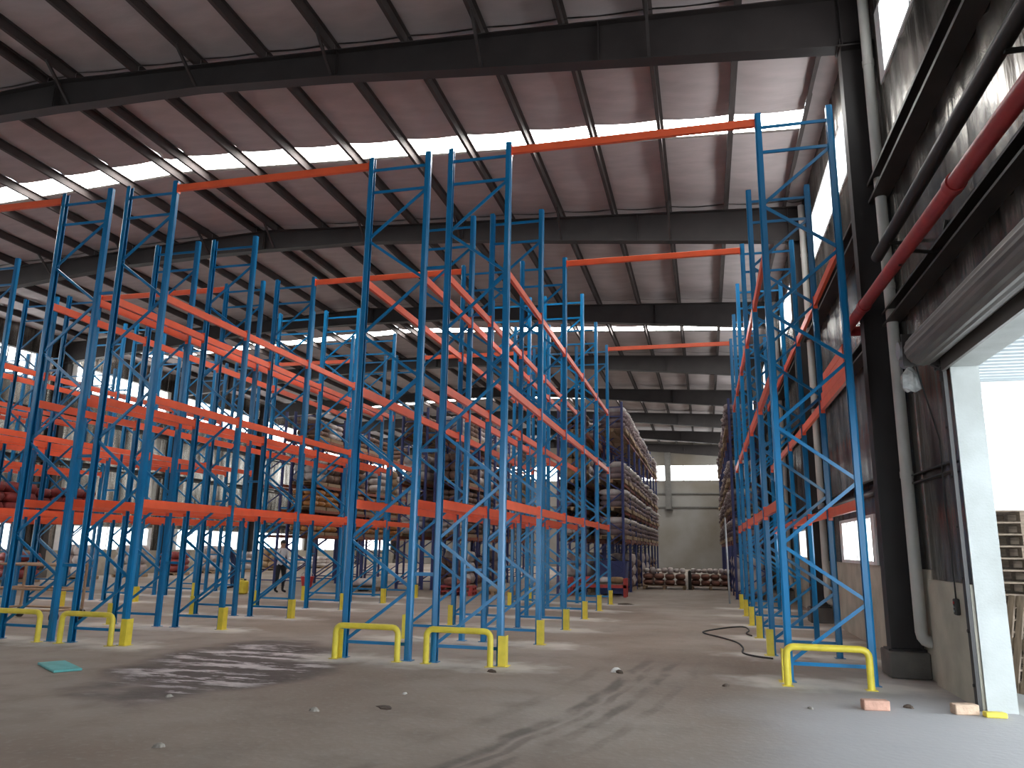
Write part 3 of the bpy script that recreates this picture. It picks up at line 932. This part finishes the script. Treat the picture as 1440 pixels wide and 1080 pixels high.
protos['aisle'] = [sack_load('sack', 100 + i, 0.62, 3, 3) for i in range(4)]
protos['top'] = [sack_load('sack', 200 + i, 0.80, 3, 4) for i in range(3)]
lump_b = [lump_load('brown_sack', 300 + i, 0.62) for i in range(2)] + [lump_load('sack', 310, 0.62)]
tall_b = [lump_load('brown_sack', 320, 1.0), lump_load('carton', 321, 1.15), lump_load('sack', 322, 0.95)]
lump_amber = lump_load('amber', 330, 0.66)
lump_red = lump_load('dark_red', 340, 0.95)
TIER = ['lowest', 'second', 'third', 'top']
for k, (xa, xb), side in (('A', BLOCK['A'][2:], 'left'), ('R', BLOCK['R'], 'right')):
    xm = (xa + xb) / 2 + (0.10 if k == 'A' else -0.12)
    for b in range(8):
        for q in range(2):
            y = YL + b * 2.5 + 0.66 + q * 1.19
            for j, z in enumerate(LL):
                nth = ORD[b * 2 + q]
                put_load('top' if j == 3 else 'aisle', xm + R2.uniform(-0.05, 0.05), y, z + 0.112,
                         'white sack load, %s from the front, %s tier, %s loaded rack' % (nth, TIER[j], side), 'white sack loads on the %s loaded rack' % side,
                         pallet_label='pallet under %s white sack load from front, %s tier, %s loaded rack' % (nth, TIER[j], side))
# inner rows, seen through the lattice
for k, xs, nb in (('A', BLOCK['A'][:2], 5), ('B', BLOCK['B'][2:], 5), ('B', BLOCK['B'][:2], 2), ('C', BLOCK['C'][2:], 4)):
    xm = sum(xs) / 2
    row = {'A': 'inner row of left loaded rack', 'B': 'loaded rack behind second block', 'C': 'loaded rack behind third block'}[k]
    if k == 'B' and xs[0] < -11: row = 'outer row behind second block'
    for b in range(nb):
        for q in range(2):
            y = YL + b * 2.5 + 0.66 + q * 1.19
            for j, z in enumerate(LL):
                c = R2.random()
                if c < 0.12: continue
                if k == 'C' and j < 2: me, nm = (lump_amber, 'amber wrapped')
                elif j == 2: me = R2.choice(tall_b); nm = {'brown_sack': 'brown sack', 'carton': 'tall carton', 'woven_sack': 'pale sack'}[me.materials[0].name]
                else: me = R2.choice(lump_b); nm = {'brown_sack': 'brown sack', 'woven_sack': 'pale sack'}[me.materials[0].name]
                put_load(me, xm, y, z + 0.112, '%s load, %s from front, %s tier, %s' % (nm, ORD[b * 2 + q], TIER[j], row), 'loads on ' + row,
                         pallet_label='pallet under %s load from front, %s tier, %s' % (ORD[b * 2 + q], TIER[j], row))
# red loads on the lowest beams of the block by the left windows
for b in range(5):
    for q in range(2):
        for s, x in ((0, -22.16), (1, -23.66 + 0.51)):
            if R2.random() < 0.2: continue
            x = sum(BLOCK['D'][2:]) / 2 if s == 0 else sum(BLOCK['D'][:2]) / 2
            put_load(lump_red, x, Y0 + b * BAY + 0.68 + q * 1.19, LEV[0] + 0.136, 'dark red wrapped load, %s from front, %s row of block by left windows' % (ORD[b * 2 + q], ('inner', 'outer')[s]),
                     'dark red loads by the left windows', pallet_label='pallet under %s red load from front, %s row by left windows' % (ORD[b * 2 + q], ('inner', 'outer')[s]))
# floor level of the loaded racks
white_stack = lump_load('sack', 350, 1.25)
for k, xs, n, row in (('A', BLOCK['A'][2:], 7, 'left loaded rack'), ('R', BLOCK['R'], 5, 'right loaded rack'), ('A', BLOCK['A'][:2], 3, 'inner row of left loaded rack'), ('B', BLOCK['B'][2:], 3, 'rack behind second block')):
    for b in range(n):
        for q in range(2):
            if (k, b, q) == ('A', 0, 0) and xs[0] > -4: continue
            if R2.random() < 0.25: continue
            put_load(R2.choice([white_stack, white_stack, tall_b[0]]), sum(xs) / 2, YL + b * 2.5 + 0.66 + q * 1.19, 0.0, 'tall sack load on floor, %s place from front, under %s' % (ORD[b * 2 + q], row),
                     'floor loads under the loaded racks', pallet_label='floor pallet, %s place from front, under %s' % (ORD[b * 2 + q], row))
bn = thing('storage_bin', 'navy plastic bin on the floor under the left loaded rack', 'bin', (-3.25, 28.35, 0))
mb = MB()
mb.prism([(-0.45, 0.05), (0.45, 0.05), (0.5, 1.15), (0.46, 1.15), (0.42, 0.09), (-0.42, 0.09), (-0.46, 1.15), (-0.5, 1.15)], 1, -0.45, 0.45)
mb.box((-0.47, -0.47, 0.05), (0.47, -0.44, 1.15)).box((-0.47, 0.44, 0.05), (0.47, 0.47, 1.15)).box((-0.52, -0.5, 1.11), (0.52, -0.46, 1.17)).box((-0.52, 0.46, 1.11), (0.52, 0.5, 1.17))
link('bin_body', mb.mesh('bin_body', 'navyplastic'), bn)
for sx in (-1, 1):
    for sy in (-1, 1): link('foot', MB().box((sx * 0.38 - 0.06, sy * 0.38 - 0.06, 0), (sx * 0.38 + 0.06, sy * 0.38 + 0.06, 0.05)).mesh('foot', 'navyplastic'), bn)

# heaps on pallets at the end of the main aisle
def heap(x, y, side, m1, m2, w):
    t = make_pallet('wooden_pallet', 'wood', w, 1.3, 0.15)
    t.location = (x, y, 0)
    tag(t, 'brown wooden pallet under the %s heap of reddish sacks down the main aisle' % side, 'pallet', 'pallets at the end of the aisle')
    rr = random.Random(int(x * 100))
    nn = 0
    for j in range(3):
        c = 4 if j < 2 else 7
        for i in range(c):
            me = MB().pillow((0, 0, 0), w / c * 0.97, 1.15 if j < 2 else 0.8, 0.24 if j < 2 else rr.uniform(0.14, 0.3), rr).mesh('sack', m1 if j < 2 else m2)
            o = link('sack', me, None, (x + (i - (c - 1) / 2) * w / c, y + rr.uniform(-0.05, 0.05), 0.15 + 0.121 + 0.235 * j), rr.uniform(-0.06, 0.06))
            tag(o, '%s sack in %s row, %s from left, %s aisle-end heap' % ('reddish' if j < 2 else 'pale', ('bottom', 'middle', 'top')[j], ORD[i], side), 'sack', 'sacks heaped at the end of the aisle')
heap(-1.72, 33.6, 'left', 'red_sack', 'sack', 1.75)
heap(0.15, 34.0, 'right', 'red_sack', 'sack', 1.6)
dp = thing('bollard', 'short dark post standing between the two aisle-end heaps', 'bollard', (-0.68, 33.2, 0))
link('post', MB().tube([(0, 0, 0), (0, 0, 0.72)], 0.07, 12).tube([(0, 0, 0.72), (0, 0, 0.78)], [0.07, 0.03], 12).mesh('bollard_post', 'black'), dp)
link('base_plate', MB().cbox((-0.12, -0.12, 0), (0.12, 0.12, 0.015)).mesh('base_plate', 'black'), dp)

# red steel stillage and pallets near the end of the near rack
st = thing('stillage', 'low red steel stillage with board top at end of near blue rack', 'stillage', (-3.65, 27.0, 0))
for sx in (-1, 1):
    for sy in (-1, 1): link('leg', MB().box((sx * 0.95 - 0.05, sy * 0.25 - 0.05, 0), (sx * 0.95 + 0.05, sy * 0.25 + 0.05, 0.62)).mesh('leg', 'redsteel'), st)
link('rail', MB().box((-1.0, -0.30, 0.30), (1.0, -0.26, 0.40)).box((-1.0, 0.26, 0.30), (1.0, 0.30, 0.40)).mesh('rail', 'redsteel'), st)
for k in range(4): link('top_board', MB().box((-0.9, -0.26 + k * 0.13, 0.40), (0.9, -0.14 + k * 0.13, 0.44)).mesh('top_board', 'pale_wood'), st)
rr = random.Random(5)
for i, (x, m, lb) in enumerate(((-4.1, 'redplastic', 'small red bag on the low red stillage'), (-3.5, 'sack', 'pale bag on the low red stillage'), (-3.0, 'carton', 'brown bundle on the low red stillage'))):
    tag(link('bag', MB().pillow((0, 0, 0), 0.5, 0.42, 0.22, rr).mesh('bag', m), None, (x, 27.0, 0.553)), lb, 'bag', 'bags on the red stillage')
def floor_pallet(x, y, m, lb, rz=0.0, z=0.0):
    t = make_pallet('wooden_pallet', m, 1.2, 1.0); t.location = (x, y, z); t.rotation_euler = (0, 0, rz)
    return tag(t, lb, 'pallet', 'pallets on the floor between racks')
floor_pallet(-8.2, 25.3, 'redsteel', 'red pallet on the floor between the blue racks, bottom of the red pair', 0.1)
floor_pallet(-8.2, 25.3, 'redsteel', 'red pallet lying on top of another red pallet between blue racks', 0.15, 0.146)
floor_pallet(-7.0, 26.3, 'wood', 'brown wooden pallet beside the red pallets between blue racks', -0.2)
floor_pallet(-11.9, 25.8, 'pale_wood', 'pale wooden pallet on the floor behind the second blue block')
tag(link('sack', MB().pillow((0, 0, 0), 0.9, 0.6, 0.3, rr).mesh('sack', 'red_sack'), None, (-8.2, 25.3, 0.44)), 'reddish sack lying on the red pallet pair between blue racks', 'sack')
tag(link('sack', MB().pillow((0, 0, 0), 0.9, 0.6, 0.3, rr).mesh('sack', 'sack'), None, (-11.9, 25.8, 0.295)), 'pale sack lying on a pallet behind the second blue block', 'sack')
tag(link('white_board', MB().cbox((-0.36, -0.22, 0), (0.36, 0.22, 0.05), 0.01).mesh('white_board', 'paper'), None, (-3.9, 20.75, 0.001), 0.1), 'white board lying on the floor inside the near blue rack', 'board')

# stacks along the left wall
for i in range(12):
    y = 15.5 + i * 3.0
    me = R2.choice([white_stack, tall_b[2], tall_b[1], lump_b[2], lump_red])
    nm = {'woven_sack': 'pale sack', 'carton': 'brown carton', 'dark_red_wrap': 'dark red'}[me.materials[0].name]
    put_load(me, -25.6, y, 0, '%s load on the floor by left wall, %s from the front' % (nm, ORD[i]), 'loads along the left wall', pallet_label='floor pallet by left wall, %s from the front' % ORD[i])

# ------------------------------------------------------------------ small things on the floor
tb = MB().cbox((-0.42, -0.16, 0), (0.42, 0.16, 0.03), 0.006)
tag(link('teal_board', tb.mesh('teal_board', 'teal'), None, (-8.1, 8.58, 0.001), math.radians(-33)), 'flat teal board lying on the floor in front of second block', 'board')
def brick(x, y, rz, m, lb, s=(0.24, 0.115, 0.055), z=0.001, rx=0):
    mb = MB().cbox((-s[0] / 2, -s[1] / 2, 0), (s[0] / 2, s[1] / 2, s[2]), 0.008)
    o = link('brick', mb.mesh('brick', m), None, (x, y, z), rz); 
    return tag(o, lb, 'brick')
brick(1.66, 9.13, 0.15, 'brick', 'red brick lying on the floor in front of the right guard', (0.26, 0.12, 0.10))
brick(2.52, 9.20, 0.2, 'pale_brick', 'pale brick on the floor beside the roller door jamb', (0.24, 0.12, 0.10))
brick(2.77, 9.12, 0.1, 'yellow', 'small yellow painted block at the foot of roller door jamb', (0.20, 0.10, 0.05))
def scrap(name, x, y, size, m, lb, cat, h=0.3):
    rr = random.Random(int(x * 991 + y * 77)); n = 9
    vs = []
    for lv, (s, z) in enumerate(((1.0, 0), (0.8, h * 0.6), (0.3, h))):
        for k in range(n):
            t = 2 * math.pi * k / n; q = size * s * rr.uniform(0.7, 1.15)
            vs.append((q * math.cos(t), 0.6 * q * math.sin(t), z * size))
    fs = [(lv * n + k, lv * n + (k + 1) % n, (lv + 1) * n + (k + 1) % n, (lv + 1) * n + k) for lv in (0, 1) for k in range(n)] + [tuple(range(2 * n, 3 * n)), tuple(range(n))[::-1]]
    tag(link(name, MB().add(vs, fs).mesh(name, m), None, (x, y, 0.001), rr.uniform(0, 3)), lb, cat)
scrap('scrap_leaf', -3.2, 7.62, 0.13, 'leafy', 'dark brown scrap on bare floor in front of the near rack', 'debris', 0.12)
scrap('paper_scrap', -1.21, 10.68, 0.085, 'paper', 'small white scrap of paper in the middle of the main aisle', 'debris', 0.7)
scrap('scrap_leaf', -1.16, 10.62, 0.07, 'leafy', 'dark scrap touching the white paper in the main aisle', 'debris', 0.6)
scrap('scrap_leaf', -2.78, 10.15, 0.10, 'leafy', 'dark crumbled scrap by the yellow guard on the main aisle', 'debris', 0.3)
scrap('paper_scrap', -3.28, 8.37, 0.05, 'paper', 'white chip on the floor in front of the near rack guard', 'debris', 0.3)
scrap('stone', -3.78, 7.25, 0.06, 'stone', 'grey stone chip at the edge of the mud patch', 'stone', 0.6)
scrap('stone', -4.28, 5.65, 0.055, 'stone', 'pale stone chip alone on the near floor', 'stone', 0.6)
scrap('stone', -5.55, 7.40, 0.05, 'stone', 'small stone in front of the mud patch', 'stone', 0.6)
scrap('stone', 1.0, 8.95, 0.04, 'stone', 'white stone chip in front of the red brick', 'stone', 0.6)
scrap('stone', 0.18, 10.05, 0.05, 'leafy', 'dark pebble on the aisle side of the right guard', 'stone', 0.6)
scrap('scrap_leaf', 2.03, 9.35, 0.06, 'leafy', 'thin dark scrap between the two bricks', 'debris', 0.6)
scrap('scrap_leaf', -2.35, 23.4, 0.25, 'leafy', 'dark rag on the floor at the end of near blue rack', 'debris', 0.15)
cb = [(0.93, 12.7), (0.72, 12.85), (0.52, 13.2), (0.55, 13.9), (0.47, 14.7), (0.2, 15.4), (-0.05, 15.9), (-0.1, 16.3), (0.15, 16.9), (0.5, 17.5), (0.75, 17.6), (0.80, 16.9), (0.72, 16.3), (0.82, 15.8)]
pts = []
for i in range(len(cb) - 1):
    p0, p1, p2, p3 = (Vector(cb[max(0, min(len(cb) - 1, i + d))]) for d in (-1, 0, 1, 2))
    for s in range(4):
        t = s / 4
        q = 0.5 * ((2 * p1) + (p2 - p0) * t + (2 * p0 - 5 * p1 + 4 * p2 - p3) * t * t + (3 * p1 - p0 - 3 * p2 + p3) * t ** 3)
        pts.append((q.x, q.y, 0.016))
tag(link('floor_cable', MB().tube(pts, 0.014, 6).mesh('floor_cable', 'cable')), 'black cable snaking on the floor along the right rack', 'cable')
pole = MB().tube([(0.66, 25.0, 0.02), (0.62, 25.06, 2.62)], 0.03, 10)
tag(link('pole', pole.mesh('pole', 'zinc')), 'thin grey metal pole standing at the end of the right blue rack', 'pole')

# tan trolley frame in the second left aisle
tr = thing('trolley', 'tan tubular trolley frame on black wheels in second left aisle', 'trolley', (-13.4, 13.4, 0))
for sx in (-0.78, 0.78):
    for sy in (-0.35, 0.35): link('upright_tube', MB().tube([(sx, sy, 0.2), (sx, sy, 1.12)], 0.028, 8).mesh('upright_tube', 'tan'), tr)
for z in (0.22, 0.62, 1.1):
    link('rail', MB().tube([(-0.78, -0.35, z), (0.78, -0.35, z), (0.78, 0.35, z), (-0.78, 0.35, z), (-0.78, -0.35, z)], 0.024, 8).mesh('rail', 'tan'), tr)
for sx in (-0.78, 0.78):
    for sy in (-0.35, 0.35):
        wh = link('wheel', MB().tube([(sx - 0.03, sy, 0.1), (sx + 0.03, sy, 0.1)], 0.1, 16).mesh('wheel', 'rubber'), tr)
        link('fork', MB().bar((sx, sy, 0.1), (sx, sy, 0.22), 0.08, 0.03).mesh('fork', 'zinc'), wh)
bk = thing('bucket', 'red plastic bucket on the floor near the white shirted person', 'bucket', (-14.35, 26.3, 0))
link('bucket_body', MB().tube([(0, 0, 0), (0, 0, 0.42)], [0.17, 0.24], 16).tube([(0, 0, 0.40), (0, 0, 0.43)], 0.25, 16).mesh('bucket_body', 'redplastic'), bk)
link('handle', MB().tube([(0.25 * math.cos(a), 0, 0.42 + 0.2 * math.sin(a)) for a in [math.pi * i / 8 for i in range(9)]], 0.008, 6).mesh('handle', 'zinc'), bk)
cn2 = thing('canister', 'yellow plastic canister standing on floor in second left aisle', 'canister', (-14.5, 22.4, 0))
link('canister_body', MB().cbox((-0.16, -0.12, 0), (0.16, 0.12, 0.42), 0.04).mesh('canister_body', 'yellow'), cn2)
link('cap', MB().tube([(0.08, 0, 0.42), (0.08, 0, 0.47)], 0.035, 10).mesh('cap', 'rubber'), cn2)
link('handle', MB().tube([(-0.12, 0, 0.41), (-0.10, 0, 0.47), (0.0, 0, 0.47), (0.02, 0, 0.41)], 0.015, 8).mesh('handle', 'yellow'), cn2)

# ------------------------------------------------------------------ people
def person(x, y, rz, top, legs, label, lean=0.0, arms='down'):
    J = {}; edges = []
    def j(n, p, r, parent=None):
        J[n] = (Vector(p), r)
        if parent: edges.append((parent, n))
    # faces -y before rotation
    sp = lambda z: -lean * max(0, z - 0.95)
    j('pelvis', (0, 0, 0.95), 0.135)
    j('waist', (0, sp(1.08), 1.08), 0.125, 'pelvis')
    j('chest', (0, sp(1.30), 1.30), 0.15, 'waist')
    j('collar', (0, sp(1.44), 1.43), 0.10, 'chest')
    j('neck', (0, sp(1.50) - 0.01, 1.50), 0.055, 'collar')
    j('skull0', (0, sp(1.55) - 0.02, 1.565), 0.075, 'neck')
    j('skull1', (0, sp(1.62) - 0.015, 1.64), 0.088, 'skull0')
    for s, nm in ((-1, 'l'), (1, 'r')):
        j('sh' + nm, (0.17 * s, sp(1.40), 1.40), 0.062, 'collar')
        if arms == 'down':
            j('el' + nm, (0.23 * s, sp(1.14) + 0.03, 1.13), 0.045, 'sh' + nm)
            j('wr' + nm, (0.235 * s, sp(0.9) - 0.07, 0.90), 0.030, 'el' + nm)
            hd = Vector((0, -0.25, -1))
        else:
            j('el' + nm, (0.22 * s, sp(1.15) - 0.08, 1.13), 0.045, 'sh' + nm)
            j('wr' + nm, (0.15 * s, sp(1.1) - 0.32, 1.08), 0.030, 'el' + nm)
            hd = Vector((-0.2 * s, -1, -0.1))
        hd.normalize()
        w0 = J['wr' + nm][0]
        j('pa' + nm, w0 + hd * 0.07, 0.034, 'wr' + nm)
        j('hip' + nm, (0.095 * s, 0, 0.88), 0.095, 'pelvis')
        j('kn' + nm, (0.11 * s, -0.03 - 0.03 * s, 0.49), 0.060, 'hip' + nm)
        j('an' + nm, (0.12 * s, 0.02 - 0.04 * s, 0.09), 0.042, 'kn' + nm)
        j('to' + nm, (0.135 * s, -0.14 - 0.04 * s, 0.045), 0.036, 'an' + nm)
    nm_l = list(J)
    me = bpy.data.meshes.new('body')
    me.from_pydata([J[k][0] for k in nm_l], [(nm_l.index(a), nm_l.index(b)) for a, b in edges], [])
    o = bpy.data.objects.new('person', me); COL.objects.link(o)
    mod = o.modifiers.new('skin', 'SKIN'); o.modifiers.new('sub', 'SUBSURF').levels = 2
    for i, k in enumerate(nm_l):
        v = me.skin_vertices[0].data[i]; v.radius = (J[k][1], J[k][1] * (0.8 if k in ('pelvis', 'waist', 'chest', 'collar') else 1)); v.use_root = (k == 'pelvis')
    dg = bpy.context.evaluated_depsgraph_get()
    ev = bpy.data.meshes.new_from_object(o.evaluated_get(dg))
    o.modifiers.clear(); o.data = ev
    for m in ('skin', top, legs, 'black_cloth'): ev.materials.append(M[m])
    # fingers, nose and ears join the body mesh
    extra = MB()
    for s, nm in ((-1, 'l'), (1, 'r')):
        a, b = J['wr' + nm][0], J['pa' + nm][0]
        d = (b - a).normalized(); side = d.cross(Vector((0, 0, 1))) if abs(d.z) < 0.8 else Vector((0, 1, 0)); side.normalize()
        palm = side.cross(d)
        for i, ln_ in enumerate((0.07, 0.08, 0.075, 0.06)):
            p = b + side * (0.024 - 0.016 * i)
            extra.tube([p, p + d * ln_ * 0.5, p + d * ln_ * 0.85 + palm * 0.012 * s], [0.0095, 0.0085, 0.006], 6)
        extra.tube([a + d * 0.03 + side * 0.025, a + d * 0.055 + side * 0.05, a + d * 0.085 + side * 0.055], [0.011, 0.009, 0.007], 6)
    hz = J['skull1'][0]
    extra.pillow((hz.x, hz.y - 0.092, hz.z - 0.035), 0.03, 0.04, 0.05)
    for s in (-1, 1):
        extra.pillow((s * 0.086, hz.y + 0.01, hz.z - 0.03), 0.02, 0.04, 0.06)
    f_me = extra.mesh('extra', 'skin'); eo = bpy.data.objects.new('extra', f_me); COL.objects.link(eo)
    import bmesh
    bm = bmesh.new(); bm.from_mesh(ev); bm.from_mesh(f_me)
    for f in bm.faces:
        c = f.calc_center_median(); f.smooth = True
        hand = min((c - J['pal'][0]).length, (c - J['par'][0]).length, (c - J['wrl'][0]).length + 0.05, (c - J['wrr'][0]).length + 0.05)
        if c.z > 1.475 or hand < 0.115: f.material_index = 0
        elif c.z > 0.93 or (abs(c.x) > 0.19): f.material_index = 1
        elif c.z > 0.085: f.material_index = 2
        else: f.material_index = 3
    bm.to_mesh(ev); bm.free()
    bpy.data.objects.remove(eo)
    o.location = (x, y, 0.0); o.rotation_euler = (0, 0, rz)
    # hair cap and eyes
    hair = MB(); vs, fs = [], []
    for i in range(5):
        ph = math.pi / 2 * i / 4
        for k in range(14):
            t = 2 * math.pi * k / 14
            back = 0.35 * max(0, math.sin(t))
            vs.append((0.094 * math.cos(t) * math.sin(ph + 0.02), 0.012 + 0.104 * math.sin(t) * math.sin(ph + 0.02), 0.115 * math.cos(ph * (1 + back))))
    for i in range(4):
        for k in range(14): fs.append((i * 14 + k, (i + 1) * 14 + k, (i + 1) * 14 + (k + 1) % 14, i * 14 + (k + 1) % 14))
    link('hair', hair.add(vs, fs, True).mesh('hair', 'hair'), o, (0, hz.y, hz.z + 0.005))
    for s in (-1, 1): link('eye', MB().pillow((0, 0, 0), 0.022, 0.012, 0.010).mesh('eye', 'black_cloth'), o, (s * 0.034, hz.y - 0.083, hz.z - 0.005))
    link('mouth', MB().pillow((0, 0, 0), 0.045, 0.012, 0.010).mesh('mouth', 'redpipe'), o, (0, hz.y - 0.075, hz.z - 0.085))
    mn = min(v.co.z for v in ev.vertices); o.location.z = -mn + 0.001
    tag(o, label, 'person')
    return o
person(-13.95, 23.7, math.radians(70), 'shirt_white', 'black_cloth', 'person in white shirt and black trousers standing between far racks', 0.05, 'reach')
person(-16.6, 25.0, math.radians(-60), 'navy_cloth', 'navy_cloth', 'person in dark blue work clothes leaning forward between far racks', 0.45, 'reach')
